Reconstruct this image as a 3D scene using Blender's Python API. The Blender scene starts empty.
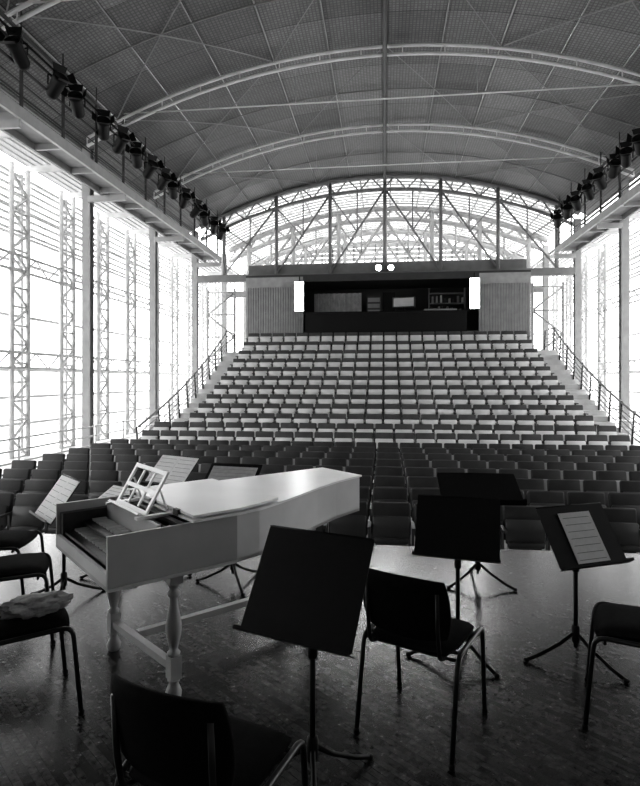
import bpy, bmesh, math, random
from mathutils import Matrix, Vector, noise
random.seed(4)
sc = bpy.context.scene
try:
    sc.view_settings.view_transform = 'Standard'
    sc.view_settings.look = 'Medium High Contrast'
except Exception as e:
    print('view', e)

# ---------------------------------------------------------------- materials
def mat(name, col, rough=0.6, metal=0.0, var=0.0, vscale=6.0, bump=0.0, bscale=60.0, spec=0.5, emit=0.0, kind=None):
    m = bpy.data.materials.new(name); m.use_nodes = True
    nt = m.node_tree; b = nt.nodes['Principled BSDF']
    b.inputs['Base Color'].default_value = (col, col, col, 1)
    b.inputs['Roughness'].default_value = rough
    b.inputs['Metallic'].default_value = metal
    b.inputs['Specular IOR Level'].default_value = spec
    tc = nt.nodes.new('ShaderNodeTexCoord')
    if var > 0:
        n = nt.nodes.new('ShaderNodeTexNoise'); n.inputs['Scale'].default_value = vscale; n.inputs['Detail'].default_value = 6
        nt.links.new(tc.outputs['Object'], n.inputs['Vector'])
        r = nt.nodes.new('ShaderNodeValToRGB')
        lo = max(0, col*(1-var)); hi = col*(1+var)
        r.color_ramp.elements[0].position = .3; r.color_ramp.elements[1].position = .7
        r.color_ramp.elements[0].color = (lo, lo, lo, 1); r.color_ramp.elements[1].color = (hi, hi, hi, 1)
        nt.links.new(n.outputs['Fac'], r.inputs['Fac']); nt.links.new(r.outputs['Color'], b.inputs['Base Color'])
    if bump > 0:
        n2 = nt.nodes.new('ShaderNodeTexNoise'); n2.inputs['Scale'].default_value = bscale; n2.inputs['Detail'].default_value = 4
        nt.links.new(tc.outputs['Object'], n2.inputs['Vector'])
        bp = nt.nodes.new('ShaderNodeBump'); bp.inputs['Strength'].default_value = bump; bp.inputs['Distance'].default_value = .01
        nt.links.new(n2.outputs['Fac'], bp.inputs['Height']); nt.links.new(bp.outputs['Normal'], b.inputs['Normal'])
    if emit > 0:
        b.inputs['Emission Color'].default_value = (1, 1, 1, 1); b.inputs['Emission Strength'].default_value = emit
    return m

M_black = mat('black_powder_coat', .006, .5, 0, .2, 30, spec=.25)
M_uph = mat('black_upholstery', .006, .9, 0, .3, 40, .3, 300, spec=.12)
M_tube = mat('dark_chrome_tube', .05, .3, .8, .1, 20)
M_seat = mat('theatre_seat_fabric', .056, .7, 0, .3, 3, .2, 200)
M_seatf = mat('theatre_seat_fabric_shaded', .030, .6, 0, .3, 3, .2, 200)  # front-row copy of the seat fabric, its shade put into the colour
M_ply = mat('theatre_seat_panel', .66, .45, 0, .12, 2)
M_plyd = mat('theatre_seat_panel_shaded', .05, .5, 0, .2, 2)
M_plym = mat('theatre_seat_panel_half_shaded', .24, .5, 0, .2, 2)  # both darker panel copies carry the front rows' weaker light in their colour
M_arm = mat('seat_arm_metal', .08, .4, .3, .1, 5)
M_tier = mat('tier_floor', .65, .6, 0, .15, 2)
M_hall = mat('hall_floor_screed', .6, .5, 0, .15, 1)
M_steel = mat('painted_steel_grey', .24, .5, 0, .12, 3)
M_steell = mat('painted_steel_light', .42, .5, 0, .1, 3)
M_col = mat('column_paint', .34, .5, 0, .1, 3)
M_rib = mat('rib_paint_white', .8, .4, 0, .05, 3)
M_purl = mat('purlin_paint', .30, .5, 0, .1, 3)
M_steelm = mat('facade_steel', .50, .5, 0, .15, 3)
M_trs = mat('truss_steel', .30, .5, 0, .15, 3)
M_steeld = mat('painted_steel_dark', .05, .5, 0, .15, 3)
M_wall = mat('wall_paint_dark', .06, .8, 0, .15, 1)
M_wallg = mat('stage_wall_fill_paint', .38, .8, 0, .1, 1)  # unseen stage walls made pale as an added reflector, filling the foreground
M_panel = mat('acoustic_panel', .36, .7, 0, .15, 3, .3, 80)
M_wood = mat('harpsichord_case_wood', .42, .35, 0, .1, 3)
M_woodb = mat('harpsichord_bentside_wood', .58, .35, 0, .1, 3)
M_woodm = mat('harpsichord_stand_wood', .42, .35, 0, .1, 3)
M_woodl = mat('harpsichord_white_and_lid_sheen', .86, .28, 0, .05, 3)  # white includes skylight reflected by the lid; music desk is white wood
M_woodd = mat('harpsichord_dark_wood', .03, .4, 0, .3, 8)
M_ivory = mat('natural_keys', .02, .3)
M_sharp = mat('sharp_keys', .5, .4)
M_paper = mat('sheet_paper', .88, .7, 0, .04, 30)
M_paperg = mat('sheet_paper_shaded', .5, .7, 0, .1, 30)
M_cloth = mat('cloth', .36, .9, 0, .35, 18, .6, 60)
M_ink = mat('printed_staves', .3, .8)
M_curt = mat('curtain_grey', .45, .8, 0, .2, 4)
M_lamp = mat('lamp_lens_lit', .9, .3, 0, emit=40)
M_glow = mat('floodlight_diffuser', .9, .3, 0, emit=22)
M_ground = mat('paving', .6, .8, 0, .1, .5)
M_louv = mat('roof_louvre', .55, .6, 0, .1, 2)

M_floor = bpy.data.materials.new('stage_floor_parquet'); M_floor.use_nodes = True
nt = M_floor.node_tree; b = nt.nodes['Principled BSDF']
tc = nt.nodes.new('ShaderNodeTexCoord')
mp = nt.nodes.new('ShaderNodeMapping'); mp.inputs['Rotation'].default_value = (0, 0, math.radians(40))
nt.links.new(tc.outputs['Object'], mp.inputs['Vector'])
br = nt.nodes.new('ShaderNodeTexBrick'); br.inputs['Scale'].default_value = 1.0
br.inputs['Brick Width'].default_value = .16; br.inputs['Row Height'].default_value = .035
br.inputs['Mortar Size'].default_value = .0015
br.inputs['Color1'].default_value = (.050, .050, .050, 1); br.inputs['Color2'].default_value = (.016, .016, .016, 1)
br.inputs['Mortar'].default_value = (.004, .004, .004, 1)
nt.links.new(mp.outputs['Vector'], br.inputs['Vector'])
ns = nt.nodes.new('ShaderNodeTexNoise'); ns.inputs['Scale'].default_value = 30; ns.inputs['Detail'].default_value = 8; ns.inputs['Roughness'].default_value = .7
nt.links.new(tc.outputs['Object'], ns.inputs['Vector'])
mr = nt.nodes.new('ShaderNodeMapRange'); mr.inputs['From Min'].default_value = .35; mr.inputs['From Max'].default_value = .68
mr.inputs['To Min'].default_value = .5; mr.inputs['To Max'].default_value = 1.8
nt.links.new(ns.outputs['Fac'], mr.inputs['Value'])
mx = nt.nodes.new('ShaderNodeVectorMath'); mx.operation = 'SCALE'
nt.links.new(br.outputs['Color'], mx.inputs[0]); nt.links.new(mr.outputs['Result'], mx.inputs['Scale'])
nt.links.new(mx.outputs['Vector'], b.inputs['Base Color'])
mr2 = nt.nodes.new('ShaderNodeMapRange'); mr2.inputs['From Min'].default_value = .3; mr2.inputs['From Max'].default_value = .7
mr2.inputs['To Min'].default_value = .13; mr2.inputs['To Max'].default_value = .30
nt.links.new(ns.outputs['Fac'], mr2.inputs['Value']); nt.links.new(mr2.outputs['Result'], b.inputs['Roughness'])
b.inputs['Specular IOR Level'].default_value = .5
bp = nt.nodes.new('ShaderNodeBump'); bp.inputs['Strength'].default_value = .12; bp.inputs['Distance'].default_value = .003
nt.links.new(ns.outputs['Fac'], bp.inputs['Height']); nt.links.new(bp.outputs['Normal'], b.inputs['Normal'])

M_ceil = bpy.data.materials.new('ceiling_perforated_metal'); M_ceil.use_nodes = True
nt = M_ceil.node_tree; b = nt.nodes['Principled BSDF']
tc = nt.nodes.new('ShaderNodeTexCoord')
br = nt.nodes.new('ShaderNodeTexBrick'); br.inputs['Scale'].default_value = 1.0; br.offset = 0
br.inputs['Brick Width'].default_value = 1.72; br.inputs['Row Height'].default_value = 2.63
br.inputs['Mortar Size'].default_value = .014
br.inputs['Color1'].default_value = (.31, .31, .31, 1); br.inputs['Color2'].default_value = (.17, .17, .17, 1)
br.inputs['Mortar'].default_value = (.08, .08, .08, 1)
nt.links.new(tc.outputs['Object'], br.inputs['Vector'])
br2 = nt.nodes.new('ShaderNodeTexBrick'); br2.offset = 0; br2.inputs['Scale'].default_value = 1.0
br2.inputs['Brick Width'].default_value = .1; br2.inputs['Row Height'].default_value = .1; br2.inputs['Mortar Size'].default_value = .016
br2.inputs['Color1'].default_value = (1, 1, 1, 1); br2.inputs['Color2'].default_value = (.75, .75, .75, 1); br2.inputs['Mortar'].default_value = (.5, .5, .5, 1)
nt.links.new(tc.outputs['Object'], br2.inputs['Vector'])
ml = nt.nodes.new('ShaderNodeMix'); ml.data_type = 'RGBA'; ml.blend_type = 'MULTIPLY'; ml.inputs[0].default_value = 1
nt.links.new(br.outputs['Color'], ml.inputs[6]); nt.links.new(br2.outputs['Color'], ml.inputs[7])
nt.links.new(ml.outputs[2], b.inputs['Base Color']); b.inputs['Roughness'].default_value = .5

# ---------------------------------------------------------------- mesh builder
class MB:
    def __init__(s):
        s.v = []; s.f = []; s.m = []; s.s = []; s.mats = []; s.M = Matrix.Identity(4)
    def mi(s, m):
        if m not in s.mats: s.mats.append(m)
        return s.mats.index(m)
    def add(s, vs, fs, m, smooth=False):
        o = len(s.v); i = s.mi(m)
        s.v += [tuple(s.M @ Vector(p)) for p in vs]
        for f in fs:
            s.f.append([o+k for k in f]); s.m.append(i); s.s.append(smooth)
    def box(s, x0, x1, y0, y1, z0, z1, m):
        s.add([(x0,y0,z0),(x1,y0,z0),(x1,y1,z0),(x0,y1,z0),(x0,y0,z1),(x1,y0,z1),(x1,y1,z1),(x0,y1,z1)],
              [(0,3,2,1),(4,5,6,7),(0,1,5,4),(1,2,6,5),(2,3,7,6),(3,0,4,7)], m)
    def rbox(s, c, size, r, m, seg=2, R=None):
        bm = bmesh.new(); bmesh.ops.create_cube(bm, size=1)
        for v in bm.verts: v.co = Vector((v.co.x*size[0], v.co.y*size[1], v.co.z*size[2]))
        bmesh.ops.bevel(bm, geom=list(bm.edges), offset=r, segments=seg, affect='EDGES', profile=.5)
        T = Matrix.Translation(c) @ (R.to_4x4() if R else Matrix.Identity(4))
        bm.verts.index_update()
        s.add([tuple(T @ v.co) for v in bm.verts], [[v.index for v in f.verts] for f in bm.faces], m, True)
        bm.free()
    def prism(s, pts, z0, z1, m):
        n = len(pts)
        s.add([(p[0],p[1],z0) for p in pts]+[(p[0],p[1],z1) for p in pts],
              [list(range(n))[::-1], list(range(n,2*n))]+[(i,(i+1)%n,n+(i+1)%n,n+i) for i in range(n)], m)
    def tube(s, pts, r, m, seg=8, round_=0.0, closed=False):
        P = [Vector(p) for p in pts]
        if round_ > 0 and len(P) > 2:
            Q = [P[0]]
            for i in range(1, len(P)-1):
                a = (P[i-1]-P[i]); c = (P[i+1]-P[i]); d = min(round_, a.length*.45, c.length*.45)
                A = P[i]+a.normalized()*d; C = P[i]+c.normalized()*d
                for k in range(6):
                    t = k/5; Q.append(A*(1-t)**2+P[i]*2*t*(1-t)+C*t*t)
            Q.append(P[-1]); P = Q
        n = len(P); vs = []; fs = []; up = None
        for i in range(n):
            if i == 0: t = P[1]-P[0]
            elif i == n-1: t = P[-1]-P[-2]
            else: t = (P[i+1]-P[i]).normalized()+(P[i]-P[i-1]).normalized()
            t.normalize()
            if up is None:
                up = Vector((0,0,1)) if abs(t.z) < .9 else Vector((1,0,0))
            up = (up - t*up.dot(t)).normalized(); bi = t.cross(up)
            rr = r[i] if isinstance(r, (list,tuple)) else r
            for k in range(seg):
                a = 2*math.pi*k/seg
                vs.append(tuple(P[i]+up*math.cos(a)*rr+bi*math.sin(a)*rr))
        for i in range(n-1):
            for k in range(seg):
                fs.append((i*seg+k, i*seg+(k+1)%seg, (i+1)*seg+(k+1)%seg, (i+1)*seg+k))
        fs.append(tuple(range(seg))[::-1]); fs.append(tuple((n-1)*seg+k for k in range(seg)))
        s.add(vs, fs, m, seg > 5)
    def lathe(s, prof, x, y, m, seg=18):
        vs = []; fs = []
        for (r, z) in prof:
            for k in range(seg):
                a = 2*math.pi*k/seg; vs.append((x+r*math.cos(a), y+r*math.sin(a), z))
        for i in range(len(prof)-1):
            for k in range(seg):
                fs.append((i*seg+k, i*seg+(k+1)%seg, (i+1)*seg+(k+1)%seg, (i+1)*seg+k))
        fs.append(tuple(range(seg))[::-1]); fs.append(tuple((len(prof)-1)*seg+k for k in range(seg)))
        s.add(vs, fs, m, True)
    def mesh(s, name):
        me = bpy.data.meshes.new(name); me.from_pydata(s.v, [], s.f)
        for m in s.mats: me.materials.append(m)
        me.polygons.foreach_set('material_index', s.m); me.polygons.foreach_set('use_smooth', s.s)
        me.update(); return me
    def build(s, name, loc=(0,0,0), rz=0):
        return place(s.mesh(name), name, loc, rz)
def place(me, name, loc=(0,0,0), rz=0, rot=None):
    o = bpy.data.objects.new(name, me); sc.collection.objects.link(o)
    o.location = loc; o.rotation_euler = rot if rot else (0,0,rz); return o
rad = math.radians

# ---------------------------------------------------------------- shell
FZ = -.8
HX = -.3
g = MB(); g.box(-90, 90, -60, 120, -1.3, -1.0, M_ground); g.build('ground')
g = MB(); g.box(-12.3, 11.7, 5.7, 41, -1.0, FZ, M_hall); g.build('floor')
g = MB(); g.box(-9.8, 9.3, -3.99, 5.66, -1.0, -.04, M_wall); g.box(-9.8, 9.3, -3.99, 5.7, -.04, 0, M_floor); g.build('stage_platform')
g = MB(); g.box(-10.2, 9.6, -4.3, -4.0, -1, 11.9, M_wallg); g.build('wall_back')
g = MB(); g.box(-10.2, -9.92, -4, 1.5, -1, 9.4, M_wallg); g.build('wall_left')
g = MB(); g.box(9.32, 9.6, -4, 5.0, -1, 9.4, M_wallg); g.build('wall_right')

R = 21.0; CZ = 11.95
def vz(x, off=0): return CZ - R + math.sqrt(R*R-x*x) + off
g = MB()
N = 40; xs = [-10.2+19.9*i/N for i in range(N+1)]
vs = []; fs = []
for x in xs:
    for y in (-4.2, 28.3):
        vs.append((x, y, vz(x, .02))); vs.append((x, y, vz(x, .14)))
for i in range(N):
    a = i*4; c = a+4
    fs += [(a, a+2, c+2, c), (a+1, c+1, c+3, a+3), (a, c, c+1, a+1), (a+2, a+3, c+3, c+2)]
fs += [(0,1,3,2), (4*N, 4*N+2, 4*N+3, 4*N+1)]
g.add(vs, fs, M_ceil, False); g.build('ceiling')

ribs = [1.3, 6.6, 11.9, 17.2, 22.5]
g = MB()
for y in ribs:
    xx = [-9.6+19*i/30 for i in range(31)]
    g.tube([(x, y, vz(x, -.10)) for x in xx], .05, M_rib, 8)
    g.tube([(x, y, vz(x, -.36)) for x in xx], .05, M_rib, 8)
    for i in range(0, 31, 2):
        g.tube([(xx[i], y, vz(xx[i], -.10)), (xx[i], y, vz(xx[i], -.36))], .02, M_rib, 5)
    g.tube([(-8.6, y, 10.25), (8.4, y, 10.25)], .024, M_rib, 6)
    for x in (-5.5, -2.75, 2.75, 5.5):
        g.tube([(x, y, vz(x, -.36)), (x, y, 10.25)], .010, M_steell, 5)
g.build('roof_rib_arches')
g = MB()
for k in range(-5, 6):
    x = k*1.72
    g.tube([(x, -4, vz(x, -.03)), (x, 28.2, vz(x, -.03))], .022 if k else .05, M_purl if k else M_steeld, 6)
g.tube([(0, -4, vz(0, -.42)), (0, 28.2, vz(0, -.42))], .07, M_steeld, 8)
ends = [1.3, 6.6, 11.9, 17.2, 22.5, 28.2]
for a, b_ in zip(ends[:-1], ends[1:]):
    for x0, x1 in ((-8.6, -3.44), (3.44, 8.6)):
        for (ya, yb) in ((a, b_), (b_, a)):
            g.tube([(x0+(x1-x0)*i/8, ya+(yb-ya)*i/8, vz(x0+(x1-x0)*i/8, -.07)) for i in range(9)], .018, M_purl, 5)
    for x0, x1, ya, yb in ((-3.44, 0, b_, a), (0, 3.44, a, b_)):
        g.tube([(x0+(x1-x0)*i/8, ya+(yb-ya)*i/8, vz(x0+(x1-x0)*i/8, -.07)) for i in range(9)], .014, M_purl, 5)
    ym = (a+b_)/2
    g.tube([(x, ym, vz(x, -.05)) for x in [-9.5+18.8*i/24 for i in range(25)]], .025, M_steel, 6)
g.build('roof_purlins_and_bracing')

def truss(name, y, m, rr):
    g = MB(); xx = [-9.5+18.8*i/32 for i in range(33)]
    g.tube([(x, y, vz(x, -.1)) for x in xx], rr*1.3, m, 8)
    g.tube([(x, y, vz(x, -.75)) for x in xx], rr, m, 8)
    g.box(-9.7, 9.1, y-.12, y+.12, 6.72, 7.08, M_steel)
    nx = [-8.25, -5.5, -2.75, 0, 2.75, 5.5, 8.25]
    for x in nx: g.tube([(x, y, 7.05), (x, y, vz(x, -.1))], rr*1.1, m, 8)
    for i in range(6):
        a, c = nx[i], nx[i+1]; md = (a+c)/2
        if i < 3: g.tube([(a, y, 7.1), (c, y, vz(c, -.7))], rr*.6, m, 6)
        else: g.tube([(a, y, vz(a, -.7)), (c, y, 7.1)], rr*.6, m, 6)
        hm = (7.1+vz(md, -.75))/2
        g.tube([(md, y, vz(md, -.75)), (md, y, hm)], rr*.4, m, 6)
        if i < 3: g.tube([(md, y, hm), (a, y, vz(a, -.75))], rr*.4, m, 6)
        else: g.tube([(md, y, hm), (c, y, vz(c, -.75))], rr*.4, m, 6)
    for i in range(32):
        o1, o2 = (-.1, -.75) if i % 2 else (-.75, -.1)
        g.tube([(xx[i], y, vz(xx[i], o1)), (xx[i+1], y, vz(xx[i+1], o2))], rr*.5, m, 5)
    return g.build(name)
truss('gable_truss', 28.2, M_trs, .085)
truss('gable_truss', 33.5, M_steell, .13)
truss('gable_truss', 38.8, M_steell, .13)
g = MB()
for k in range(-6, 6):
    x = k*1.55+.3; g.tube([(x, 28.3, vz(x, 0)), (x, 41, vz(x, 0))], .05, M_steelm, 6)
for a, b_ in ((28.3, 33.5), (33.5, 38.8)):
    for x0, x1 in ((-8.6, -3.44), (-3.44, 0), (0, 3.44), (3.44, 8.6)):
        for (ya, yb) in ((a, b_), (b_, a)):
            g.tube([(x0+(x1-x0)*i/8, ya+(yb-ya)*i/8, vz(x0+(x1-x0)*i/8, -.07)) for i in range(9)], .04, M_rib, 5)
g.build('glazed_roof_purlins')
g = MB()
y = 28.45
X20 = [-9.5+18.8*i/24 for i in range(25)]
while y < 40.6:
    vs = []
    for x in X20: vs += [(x, y, vz(x, .10)), (x, y+.33, vz(x, .10)), (x, y+.33, vz(x, .13)), (x, y, vz(x, .13))]
    fs = []
    for i in range(24):
        for k in range(4): fs.append((i*4+k, (i+1)*4+k, (i+1)*4+(k+1) % 4, i*4+(k+1) % 4))
    fs += [(0,1,2,3), (99,98,97,96)]
    g.add(vs, fs, M_louv); y += .46
g.build('roof_louvres')
g = MB()
for k in range(-12, 12):
    x = k*.78+.1; g.box(x-.04, x+.04, 40.9, 41, FZ, vz(x), M_steelm)
z = 6.0
while z < 11.6:
    wx = 9.4 if z < 9.6 else math.sqrt(max(0, R*R-(z-CZ+R)**2))
    th = .035 if z < 7.4 else .06+.018*(z-7.4)
    g.box(-wx, wx-.2, 40.9, 41, z-th, z+th, M_steelm); z += .32
for z in (1.2, 2.8, 4.4): g.box(-9.4, 9.2, 40.9, 41, z-.035, z+.035, M_steelm)
g.build('window_gable')

colsY = [7.0, 12.3, 17.6, 22.9, 28.2, 33.5, 38.8]
gc = MB()
for a in (-.13, .11): gc.box(-.14, .14, a, a+.02, 0, 10.2, M_col)
gc.box(-.012, .012, -.11, .11, 0, 10.2, M_col)
gc.box(-.2, .2, -.2, .2, 0, .03, M_col)
mcol = gc.mesh('steel_column')
for y in colsY:
    for sx in (-1, 1): place(mcol, 'steel_column', (HX+sx*9.5, y, FZ))

def facade(sx, name):
    g = MB(); X = HX+sx*11.9; y0 = 1.7 if sx < 0 else 5.2
    y = y0
    while y < 41:
        g.box(X-.06, X+.06, y-.06, y+.06, FZ, 8.6, M_steelm); y += 2.65
    for z in (.2, 1.1, 2.0, 3.8, 5.6, 6.5, 7.4, 8.5): g.box(X-.05, X+.05, y0, 41, z-.045, z+.045, M_steelm)
    z = 6.6
    while z < 8.5: g.box(X-.03, X+.03, y0, 41, z, z+.09, M_steelm); z += .24
    for y in (7.0, 11.4, 14.6, 16.7, 19.4, 22.0, 24.6, 27.3, 30, 32.6, 35.2, 37.9):
        xa = HX+sx*11.3
        for dy in (-.4, .4): g.tube([(xa, y+dy, FZ), (xa, y+dy, 8.5)], .085, M_steelm, 6)
        z = FZ; k = 0
        while z < 7.9:
            s1 = -.4 if k % 2 else .4
            g.tube([(xa, y+s1, z), (xa, y-s1, z+.6)], .05, M_steelm, 5); g.tube([(xa, y-.4, z), (xa, y+.4, z)], .04, M_steelm, 5)
            z += .6; k += 1
    for zc in (2.3, 5.4):
        xa = HX+sx*11.3
        for dz in (-.25, .25): g.tube([(xa, y0, zc+dz), (xa, 40, zc+dz)], .05, M_steelm, 6)
        y = y0; k = 0
        while y < 39.5:
            a = -.25 if k % 2 else .25
            g.tube([(xa, y, zc+a), (xa, y+.66, zc-a)], .03, M_steelm, 5); y += .66; k += 1
    g.build(name)
    g = MB()
    y = 7.0
    while y < 40:
        g.box(min(X, HX+sx*9.68), max(X, HX+sx*9.68), y-.05, y+.05, 8.65, 8.85, M_steelm); y += 2.65
    for i in range(8):
        x = HX+sx*(9.75+i*.28); g.box(x-.05, x+.05, y0, 41, 8.9, 9.02, M_steel)
    for i in range(4):
        z = 8.7+i*.2; g.box(HX+sx*9.70-.03, HX+sx*9.70+.03, y0, 28.2, z, z+.07, M_steel)
    g.build('clerestory_louvres')
    g = MB()
    for z in (-.4, -.1, .2): g.tube([(HX+sx*8.9, 7.5, z), (HX+sx*8.9, 24.5, z)], .025, M_steelm, 6)
    y = 7.5
    while y < 24.7: g.tube([(HX+sx*8.9, y, FZ), (HX+sx*8.9, y, .25)], .025, M_steelm, 6); y += 1.9
    g.build('aisle_guard_rail')
facade(-1, 'window_left'); facade(1, 'window_right')

# braced frame in the foyer bays beside the booth
for sx in (-1, 1):
    g = MB()
    a, c = sorted((HX+sx*7.75, HX+sx*9.25))
    for x in (a, c): g.tube([(x, 29.5, FZ), (x, 29.5, 6.6)], .07, M_steell, 8)
    z = FZ; k = 0
    while z < 6:
        g.tube([(a if k % 2 else c, 29.5, z), (c if k % 2 else a, 29.5, z+1.2)], .05, M_steell, 6)
        g.tube([(a, 29.5, z+1.2), (c, 29.5, z+1.2)], .04, M_steell, 6); z += 1.2; k += 1
    g.build('braced_frame')

# ---------------------------------------------------------------- lighting galleries
def gallery(sx):
    OX = -.12
    g = MB(); xi, xo = OX+sx*8.25, OX+sx*9.05
    lo, hi = min(xi, xo), max(xi, xo)
    for x in (xi, xo): g.box(x-.04, x+.04, 5, 28, 7.7, 7.98, M_steell if x == xi else M_steel)
    g.box(lo+.04, hi-.04, 5, 28, 7.88, 7.92, M_steel)
    y = 5.3
    while y < 28:
        g.box(lo+.04, hi-.04, y-.04, y+.04, 7.72, 7.88, M_steell)
        g.box(xi-.03, xi+.03, y-.03, y+.03, 7.98, 9.72, M_steeld)
        g.tube([(xi, y, 9.7), (xi, y, vz(xi))], .02, M_steeld, 6)
        y += 1.7
    for z, r in ((8.25, .018), (8.55, .018), (8.9, .035), (9.35, .035), (9.72, .05)):
        g.tube([(xi, 5, z), (xi, 28, z)], r, M_steeld, 6)
    g.tube([(xi-sx*.22, 5, 9.35), (xi-sx*.22, 28, 9.35)], .03, M_black, 6)
    y = 5.3
    while y < 28:
        g.tube([(xi, y, 9.35), (xi-sx*.24, y, 9.35)], .02, M_black, 6); y += 1.7
    for z in (8.3, 8.8): g.tube([(xo, 5, z), (xo, 28, z)], .025, M_steeld, 6)
    for y in colsY[:5]:
        g.box(min(xi, HX+sx*9.36), max(xi, HX+sx*9.36), y-.28, y-.2, 7.5, 7.7, M_steell)
    g.build('lighting_gallery')
gallery(-1); gallery(1)
g = MB()
g.M = Matrix.Rotation(rad(58), 4, 'X') @ Matrix.Scale(1.5, 4)
g.lathe([(.0, -.2), (.08, -.19), (.105, -.14), (.11, .14), (.125, .16), (.125, .22), (.1, .22), (.09, .2)], 0, 0, M_black, 14)
for a in range(4):
    an = a*math.pi/2; dx, dy = math.cos(an), math.sin(an)
    px, py = -dy, dx
    g.add([(dx*.125+px*.1, dy*.125+py*.1, .22), (dx*.125-px*.1, dy*.125-py*.1, .22), (dx*.2-px*.13, dy*.2-py*.13, .30), (dx*.2+px*.13, dy*.2+py*.13, .30)], [(0,1,2,3)], M_black)
g.M = Matrix.Identity(4)
g.tube([(-.19, 0, 0), (-.19, 0, .26), (.19, 0, .26), (.19, 0, 0)], .018, M_black, 6, .04)
g.tube([(0, 0, .26), (0, 0, .36)], .03, M_black, 8)
g.box(-.045, .045, -.05, .05, .33, .44, M_black)
mspot = g.mesh('theatre_spotlight')
for sx in (-1, 1):
    y = 8.5
    while y < 27.5:
        place(mspot, 'theatre_spotlight', (-.12+sx*8.03, y, 8.96), rot=(0, 0, -sx*rad(35+random.uniform(-30, 30))))
        y += random.choice((1.0, 1.2, 1.4))

# ---------------------------------------------------------------- seating
def seat_row(n, pm, fm, am):
    g = MB(); P = .56
    tilt = Matrix.Rotation(rad(-10), 3, 'X')
    for i in range(n):
        x = (i-(n-1)/2)*P
        g.rbox((x, .20, .64), (.515, .075, .44), .03, fm, 2, tilt)
        g.rbox((x, .115, .545), (.485, .06, .31), .02, pm, 1, tilt)
        g.rbox((x, .06, .40), (.44, .09, .07), .015, fm, 1)
        g.box(x-.2, x+.2, .1, .2, .33, .37, M_arm)
    for i in range(n+1):
        x = (i-n/2)*P
        g.box(x-.022, x+.022, -.12, .2, .58, .61, am)
        g.box(x-.018, x+.018, .08, .16, .0, .58, M_arm)
        g.box(x-.03, x+.03, -.02, .26, .0, .02, M_arm)
    return g.mesh('auditorium_seat_row')
mr22 = seat_row(22, M_ply, M_seat, M_arm); mr24 = seat_row(24, M_ply, M_seat, M_arm)
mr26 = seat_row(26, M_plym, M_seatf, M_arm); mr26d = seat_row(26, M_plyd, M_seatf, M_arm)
ztop = [3.8, 3.35, 2.93, 2.55, 2.18, 1.83, 1.5, 1.18, .9, .63, .4, .22]
rows = [(24.8-.86*i, z-.86) for i, z in enumerate(ztop)]
for i, (y, z) in enumerate(rows):
    place(mr22 if i < 10 else mr24, 'auditorium_seat_row', (-.05 if i < 10 else -.3, y, z))
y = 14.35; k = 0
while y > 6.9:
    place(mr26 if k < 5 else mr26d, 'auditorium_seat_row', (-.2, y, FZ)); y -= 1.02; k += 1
g = MB()
for i, (y, z) in enumerate(rows):
    w = 6.25 if i < 10 else 7.1
    g.box(-w, w-(.6 if i >= 10 else 0), y-.43, y+.43, FZ, z, M_tier)
    if i < 10:
        zl = rows[i+1][1]
        for sx in (-1, 1):
            a, b_ = sorted((sx*6.25, sx*7.3))
            g.box(a, b_, y, y+.43, FZ, z, M_tier)
            g.box(a, b_, y-.43, y, FZ, (z+zl)/2, M_tier)
g.box(-7.3, 7.3, rows[0][0]+.43, 31.5, FZ, rows[0][1], M_tier)
g.build('seating_tier')
for sx in (-1, 1):
    g = MB(); X = sx*7.24
    pts = [(X, y+.4, z) for y, z in rows[:10]]
    pts = pts + [(X, rows[9][0]-1.2, rows[9][1]-.45)]
    pts = [(X, 26.6, rows[0][1])] + pts
    for h in (.25, .42, .59, .76): g.tube([(p[0], p[1], p[2]+h) for p in pts], .018, M_steel, 6)
    g.tube([(p[0], p[1], p[2]+.98) for p in pts], .035, M_steel, 8)
    for p in pts:
        zb = FZ if p[1] < 16.6 else p[2]
        g.tube([(p[0], p[1], zb), (p[0], p[1]-.15, p[2]+.98)], .03, M_steeld, 6)
    g.build('stair_handrail')

# ---------------------------------------------------------------- control booth
zb = rows[0][1]
XA, XB = -3.95, 4.4
g = MB()
for a, c in ((-6.8, XA), (XB, 6.75)):
    g.box(a, c, 27, 27.12, zb, 6.7, M_panel)
    n = int((c-a)/.12)
    for i in range(1, n): g.box(a+i*(c-a)/n-.015, a+i*(c-a)/n+.015, 26.97, 27, zb+.1, 6.2, M_steel)
g.box(XA, XB, 27, 27.12, zb, 4.0, M_wall)
g.box(-6.8, 6.75, 31.1, 31.2, zb, 6.7, M_wall)
for x in (-6.8, 6.65): g.box(x, x+.1, 27.12, 31.1, zb, 6.7, M_wall)
g.box(-6.8, 6.75, 27, 31.2, 6.7, 6.8, M_wall)
g.box(-7, 6.9, 28.4, 28.5, 7.08, 7.6, M_steel)
g.box(XA, XB, 26.96, 27.1, 6.45, 6.7, M_steeld)
g.build('control_booth')
g = MB()
g.box(-3.75, 3.75, 26.3, 27.0, zb, 4.82, M_black); g.box(-3.85, 3.85, 26.25, 27.3, 4.82, 4.88, M_black)
g.build('control_counter')
g = MB()
for i in range(44):
    x = -3.6+i*.055; yy = 28.6+.06*math.sin(i*1.3)
    g.box(x, x+.05, yy, yy+.03, 3.6, 6.1, M_curt)
g.build('booth_curtain')
g = MB()
g.box(-.9, -.2, 28.3, 28.9, zb, 5.9, M_steeld); g.box(-.1, .5, 28.5, 28.9, zb, 6.1, M_black)
for i in range(8): g.box(-.85, -.25, 28.27, 28.3, 3.5+i*.3, 3.5+i*.3+.2, M_steel)
g.build('equipment_rack')
g = MB()
g.M = Matrix.Translation((.9, 27.0, 4.88)) @ Matrix.Rotation(rad(-12), 4, 'Z')
g.rbox((0, 0, .5), (1.1, .06, .5), .015, M_steeld, 1); g.box(-.48, .48, -.04, -.03, .3, .7, M_steell)
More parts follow.
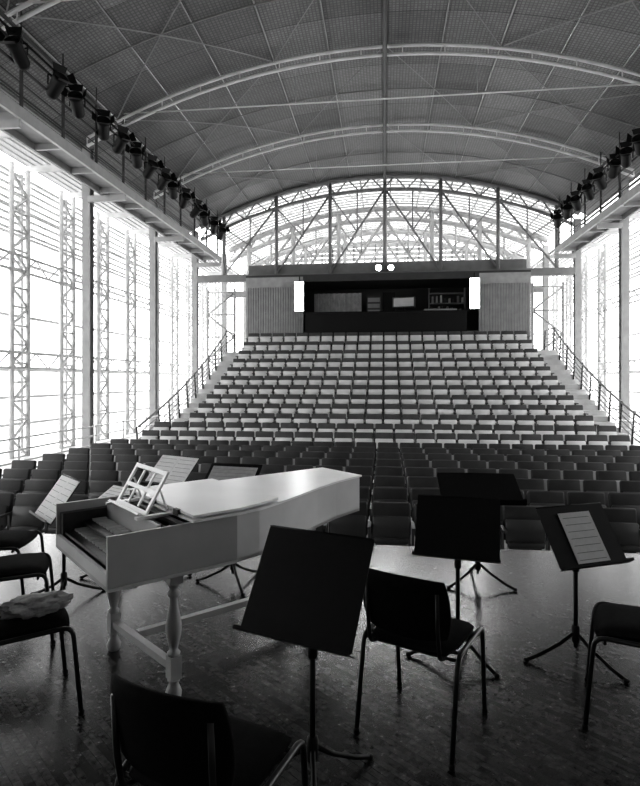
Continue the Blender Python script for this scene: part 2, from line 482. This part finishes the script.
g.tube([(0, 0, 0), (0, 0, .3)], .03, M_black, 8); g.box(-.15, .15, -.1, .1, 0, .02, M_black)
g.build('monitor')
g = MB()
g.rbox((2.6, 27.05, 4.96), (1.5, .5, .14), .02, M_steel, 1)
for i in range(20): g.box(1.95+i*.065, 1.97+i*.065, 26.85, 27.1, 5.03, 5.08, M_black)
g.build('mixing_desk')
g = MB()
for z in (5.0, 5.5, 6.0): g.box(2.2, 4.0, 28.6, 28.95, z, z+.04, M_steel)
for i in range(16):
    h = random.uniform(.2, .4); z = (5.04, 5.54)[i % 2]
    g.box(2.25+i*.105, 2.33+i*.105, 28.62, 28.9, z, z+h, random.choice((M_paperg, M_steel, M_steeld)))
for x in (2.2, 3.96): g.box(x, x+.04, 28.6, 28.95, zb, 6.3, M_steel)
g.build('booth_shelf')
for x in (-4.1, 4.15):
    g = MB()
    g.box(-.22, .22, -.1, .1, -.72, .72, M_steel); g.box(-.2, .2, -.115, -.1, -.7, .7, M_glow)
    g.tube([(0, .02, .72), (0, .02, .98)], .03, M_black, 8)
    for a in (-.23, .23): g.box(a-.01, a+.01, -.2, -.1, -.72, .72, M_steel)
    g.build('floodlight', (x, 26.8, 5.7))
for x in (-.3, .3):
    g = MB(); g.M = Matrix.Rotation(rad(90), 4, 'X')
    g.lathe([(.08, -.2), (.12, -.1), (.14, .05), (.15, .1), (.13, .1)], 0, 0, M_black, 12)
    g.lathe([(.14, .102), (.13, .125), (0.02, .14)], 0, 0, M_lamp, 12)
    g.M = Matrix.Identity(4); g.tube([(0, 0, .1), (0, .0, .24)], .02, M_black, 6)
    g.build('spot_lamp', (x, 27.85, 7.2))

# ---------------------------------------------------------------- harpsichord
g = MB(); H0, H1 = .670, .93
CK = .70
bent = [(CK, 0), (.86, .022), (1.04, .08), (1.27, .175), (1.5, .27), (1.75, .36), (2.05, .43)]
outer = [(0, 0)] + bent + [(2.05, .85), (0, .85)]
g.prism(outer, H0, H0+.02, M_wood)
full = bent
n = len(full); inn = []
for i in range(n):
    a = Vector(full[max(i-1, 0)]); c = Vector(full[min(i+1, n-1)]); t = (c-a).normalized()
    inn.append((full[i][0]-t.y*.018, full[i][1]+t.x*.018))
vs = []; fs = []
for i in range(n):
    vs += [(full[i][0], full[i][1], H0), (full[i][0], full[i][1], H1), (inn[i][0], inn[i][1], H1), (inn[i][0], inn[i][1], H0)]
for i in range(n-1):
    for k in range(4): fs.append((i*4+k, (i+1)*4+k, (i+1)*4+(k+1)%4, i*4+(k+1)%4))
fs += [(0,1,2,3), ((n-1)*4+3, (n-1)*4+2, (n-1)*4+1, (n-1)*4)]
g.add(vs, fs, M_woodb)
g.box(0, CK, 0, .018, H0, H1, M_wood)
g.box(0, 2.05, .832, .85, H0, H1, M_wood)
g.box(2.032, 2.05, .43, .832, H0, H1, M_woodb)
g.box(-.005, CK, -.008, 0, H0, H0+.015, M_woodb)
g.box(0, .02, .018, .832, H0+.02, H0+.08, M_woodb)
g.box(.02, .3, .018, .07, H0+.02, .88, M_woodd); g.box(.02, .3, .78, .832, H0+.02, .88, M_woodd)
g.box(.02, .3, .07, .78, H0+.02, H0+.05, M_woodd)
for man, (s0, z) in enumerate(((.03, .775), (.13, .82))):
    kw = .70/42
    for i in range(42):
        t0 = .075+i*kw
        g.box(s0, s0+.14, t0, t0+kw*.88, z-.015, z, M_ivory)
        if i % 7 not in (2, 6): g.box(s0+.05, s0+.13, t0+kw*.68, t0+kw*1.2, z, z+.012, M_sharp)
g.box(.275, .295, .07, .78, H0+.05, .925, M_wood)
g.box(.295, .40, .018, .832, .84, .87, M_wood)
for i in range(40):
    for s in (.315, .345): g.tube([(s, .05+i*.019, .87), (s, .05+i*.019, .895)], .003, M_black, 5)
g.box(.375, .41, .02, .83, .90, .925, M_woodd)
g.box(.40, 2.03, .46, .83, .86, .865, M_woodl)
ov = .012
lid = [(.43, -ov), (CK, -ov)] + [(p[0]+.004, p[1]-ov) for p in bent[1:]] + [(2.065, .42), (2.065, .862), (.43, .862)]
g.prism(lid, H1, H1+.013, M_woodl)
fl = [(.44, .0), (.70, .0), (.86, .03), (1.04, .09), (1.04, .85), (.44, .85)]
g.prism(fl, H1+.022, H1+.036, M_woodl)
for t in (.15, .45, .75): g.box(.425, .445, t, t+.05, H1+.005, H1+.038, M_woodd)
mm = g.M.copy()
g.M = Matrix.Translation((.29, .24, .935)) @ Matrix.Rotation(rad(30), 4, 'Y')
W, Hh = .42, .26
for t in (0, W-.025): g.box(-.006, .006, t, t+.025, 0, Hh, M_woodl)
for z in (0, Hh-.025, Hh*.45): g.box(-.006, .006, .025, W-.025, z, z+.024, M_woodl)
for t in (W*.33, W*.66): g.box(-.005, .005, t-.008, t+.008, .03, Hh-.03, M_woodl)
g.box(-.05, .006, 0, W, -.012, 0, M_woodl)
g.M = mm
g.box(.23, .45, .22, .25, .925, .94, M_woodl); g.box(.23, .45, .65, .68, .925, .94, M_woodl)
g.tube([(.43, .28, .94), (.38, .28, 1.08)], .006, M_woodl, 6); g.tube([(.43, .62, .94), (.38, .62, 1.08)], .006, M_woodl, 6)
prof = [(.03, 0), (.038, .015), (.042, .04), (.03, .07), (.022, .09), (.032, .10), (.032, .11)]
prof2 = [(.030, .23), (.034, .245), (.020, .26), (.026, .29), (.038, .34), (.042, .38), (.034, .43), (.022, .49), (.018, .53), (.032, .545), (.032, .56), (.020, .575), (.028, .595), (.036, .61)]
legs = [(.37, .08), (.31, .76), (1.55, .42), (1.55, .76)]
for (s, t) in legs:
    g.lathe(prof, s, t, M_woodm); g.lathe(prof2, s, t, M_woodm)
    g.box(s-.030, s+.030, t-.030, t+.030, .11, .23, M_woodm); g.box(s-.035, s+.035, t-.035, t+.035, .61, H0, M_woodm)
g.add([(.35,.11,.15),(.39,.11,.15),(.33,.73,.15),(.29,.73,.15),(.35,.11,.19),(.39,.11,.19),(.33,.73,.19),(.29,.73,.19)],
      [(0,3,2,1),(4,5,6,7),(0,1,5,4),(1,2,6,5),(2,3,7,6),(3,0,4,7)], M_woodm)
g.box(1.53, 1.57, .45, .73, .15, .20, M_woodm)
g.box(.36, 1.53, .50, .54, .155, .195, M_woodm)
hp = g.build('harpsichord', (-1.295, 2.50, 0), rad(45.5)); hp.scale = (1, 1.09, 1)

# ---------------------------------------------------------------- music stands
def music_stand(loc, yaw, zc=.85, tilt=28, W=.5, Hh=.36, paper=None, legrot=0, lip=.05):
    g = MB()
    for k in range(3):
        a = rad(legrot+120*k); d = Vector((math.cos(a), math.sin(a), 0))
        g.tube([d*.015+Vector((0,0,.16)), d*.10+Vector((0,0,.10)), d*.22+Vector((0,0,.04)), d*.30+Vector((0,0,.012))], .011, M_black, 8)
        g.rbox(tuple(d*.30+Vector((0,0,.012))), (.03, .03, .022), .006, M_black, 1)
    g.lathe([(.022, .11), (.024, .13), (.024, .20), (.017, .21)], 0, 0, M_black, 12)
    g.tube([(0,0,.08), (0,0,.55)], .013, M_black, 10)
    g.lathe([(.019, .53), (.021, .54), (.021, .59), (.012, .60)], 0, 0, M_black, 12)
    g.tube([(0,0,.55), (0,0,zc-.07), (0,-.03,zc)], .009, M_black, 8)
    T = Matrix.Translation((0, -.045, zc)) @ Matrix.Rotation(rad(-tilt), 4, 'X')
    g.M = T
    c = .012; h = Hh/2; w = W/2
    pl = [(-w+c, -h), (w-c, -h), (w, -h+c), (w, h-c), (w-c, h), (-w+c, h), (-w, h-c), (-w, -h+c)]
    vs = [(x, -.002, z) for x, z in pl]+[(x, .002, z) for x, z in pl]
    g.add(vs, [list(range(8)), list(range(8, 16))[::-1]]+[(i, 8+i, 8+(i+1) % 8, (i+1) % 8) for i in range(8)], M_black)
    g.box(-w-.005, w+.005, -lip, .002, -h-.004, -h, M_black); g.box(-w-.005, w+.005, -lip, -lip+.003, -h, -h+.012, M_black)
    g.tube([(-w, 0, h*.98), (w, 0, h*.98)], .004, M_black, 6)
    g.rbox((0, .018, 0), (.07, .03, .10), .006, M_black, 1)
    if paper:
        for (x0, x1, z0, z1, pm) in paper:
            g.box(x0, x1, -.008, -.004, z0-h, z1-h, pm)
            nst = 7
            for i in range(nst):
                zz = z0-h+(z1-z0)*(.1+.8*i/(nst-1))
                g.box(x0+.02, x1-.02, -.0088, -.008, zz-.003, zz, M_ink)
    g.M = Matrix.Identity(4)
    g.build('music_stand', (loc[0], loc[1], 0), rad(yaw))
music_stand((-.295, 2.28), -20, .845, 33, .49, .44, None, -60)
music_stand((.44, 3.47), -12, .79, 26, .49, .37, None, -40)
music_stand((1.13, 3.49), 25, .76, 34, .48, .37, [(-.11, .12, .01, .32, M_paper)], -75)
music_stand((.76, 4.72), 2, .79, 62, .64, .40, None, -30)
music_stand((-2.42, 4.0), -42, .78, 36, .42, .36, [(-.205, 0, .005, .345, M_paper), (.003, .205, .005, .345, M_paper)], -30)
music_stand((-1.86, 4.82), -25, .86, 45, .46, .34, [(-.225, 0, .005, .33, M_paper), (.003, .225, .005, .33, M_paper)], -20)
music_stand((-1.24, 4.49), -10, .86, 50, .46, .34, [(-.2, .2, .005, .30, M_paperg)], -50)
music_stand((-2.25, 4.55), -30, .66, 60, .42, .30, [(-.2, .2, .005, .295, M_paper)], -10)
music_stand((1.95, 4.0), 20, .92, 30, .46, .34, [(-.22, .2, .005, .31, M_paper)], -60)

# ---------------------------------------------------------------- stacking chairs
def chair_mesh():
    g = MB()
    bm = bmesh.new(); bmesh.ops.create_grid(bm, x_segments=14, y_segments=14, size=1)
    vs = []; fs = []; idx = {}
    bm.verts.index_update()
    for layer in (1, -1):
        for v in bm.verts:
            x, y = v.co.x, v.co.y
            k = 1-.10*(abs(x)*abs(y))**2.0
            X = x*.215*k*(1-.05*(1-y)/2); Y = y*.205*k
            e = max(abs(x), abs(y))
            th = .026*(1-e**6)+.010
            z = .455+layer*th - (.012*(y**2) if layer > 0 else 0) - .010*max(0, y)**3
            idx[(layer, v.index)] = len(vs); vs.append((X, Y, z))
    for f in bm.faces:
        ids = [v.index for v in f.verts]
        fs.append([idx[(1, i)] for i in ids]); fs.append([idx[(-1, i)] for i in ids][::-1])
    for e in bm.edges:
        if e.is_boundary:
            a, c = e.verts[0].index, e.verts[1].index
            fs.append([idx[(1, a)], idx[(1, c)], idx[(-1, c)], idx[(-1, a)]])
    g.add(vs, fs, M_uph, True)
    vs = []; fs = []; nx, nz = 14, 8
    for layer in (0, 1):
        for j in range(nz+1):
            for i in range(nx+1):
                u = i/nx*2-1; w = j/nz*2-1
                k = 1-.10*(abs(u)*abs(w))**2
                e = max(abs(u), abs(w)); th = .016*(1-e**6)+.006
                X = u*.215*k; Z = .655+w*.145*k
                Y = -.235-(Z-.5)*.17+.045*u*u + (th if layer == 0 else -th)
                vs.append((X, Y, Z))
    L = (nx+1)*(nz+1)
    for j in range(nz):
        for i in range(nx):
            a = j*(nx+1)+i
            fs.append((a, a+1, a+nx+2, a+nx+1)[::-1]); fs.append((L+a, L+a+1, L+a+nx+2, L+a+nx+1))
    per = [i for i in range(nx+1)]+[(j)*(nx+1)+nx for j in range(1, nz+1)]+[nz*(nx+1)+i for i in range(nx-1, -1, -1)]+[j*(nx+1) for j in range(nz-1, 0, -1)]
    for a, c in zip(per, per[1:]+per[:1]): fs.append((a, c, L+c, L+a))
    g.add(vs, fs, M_uph, True)
    for sx in (-1, 1):
        x = sx*.232
        g.tube([(x, .235, 0), (x, .195, .45), (x, -.17, .445), (x, -.25, 0)], .0115, M_tube, 10, .055)
        g.tube([(sx*.17, -.16, .425), (sx*.17, -.225, .44), (sx*.17, -.25, .56), (sx*.17, -.26, .74)], .010, M_tube, 8, .04)
        for y in (.10, -.12): g.tube([(x, y, .443), (sx*.12, y, .430)], .009, M_tube, 6)
        g.lathe([(.015, 0), (.015, .02), (.012, .025)], x, .235, M_black, 10); g.lathe([(.015, 0), (.015, .02), (.012, .025)], x, -.25, M_black, 10)
    g.tube([(-.232, -.16, .425), (.232, -.16, .425)], .009, M_tube, 6)
    g.tube([(-.232, .15, .425), (.232, .15, .425)], .009, M_tube, 6)
    bm.free()
    return g.mesh('stacking_chair')
mch = chair_mesh()
def chair(x, y, face): place(mch, 'stacking_chair', (x, y, .003), rad(face-90))
chair(-.555, 1.77, 73)
chair(.185, 2.77, 64)
chair(-1.83, 2.66, 40)
chair(-2.40, 3.40, 30)
chair(-2.88, 3.95, 15)
chair(1.25, 2.94, 160)

bm = bmesh.new(); bmesh.ops.create_icosphere(bm, subdivisions=5, radius=1)
for v in bm.verts:
    n = noise.noise(v.co*2.2)*.30+noise.noise(v.co*5)*.16+noise.noise(v.co*11)*.06
    c = v.co*(1+n); z = c.z*.04+.028
    v.co = Vector((c.x*.155, c.y*.12, max(z, .0)))
for f in bm.faces: f.smooth = True
me = bpy.data.meshes.new('folded_cloth'); bm.to_mesh(me); bm.free(); me.materials.append(M_cloth)
place(me, 'folded_cloth', (-1.775, 2.68, .490), rad(35))

# ---------------------------------------------------------------- light
w = bpy.data.worlds.new('overcast_sky'); sc.world = w; w.use_nodes = True
bg = w.node_tree.nodes['Background']; bg.inputs['Color'].default_value = (1, 1, 1, 1); bg.inputs['Strength'].default_value = 4.3
sl = bpy.data.lights.new('hazy_sun', 'SUN'); sl.energy = 5.5; sl.angle = rad(22)
so = bpy.data.objects.new('hazy_sun', sl); sc.collection.objects.link(so)
d = Vector((.03, -1, -math.tan(rad(22))))
so.rotation_euler = d.to_track_quat('-Z', 'Y').to_euler(); so.location = (3, 45, 18)

cam = bpy.data.cameras.new('camera'); co = bpy.data.objects.new('camera', cam); sc.collection.objects.link(co)
co.location = (0, 0, 1.67); co.rotation_euler = (rad(90), 0, rad(6.6))
cam.sensor_width = 36; cam.lens = 36*560/786; cam.shift_y = -13/786; cam.clip_end = 300
sc.camera = co
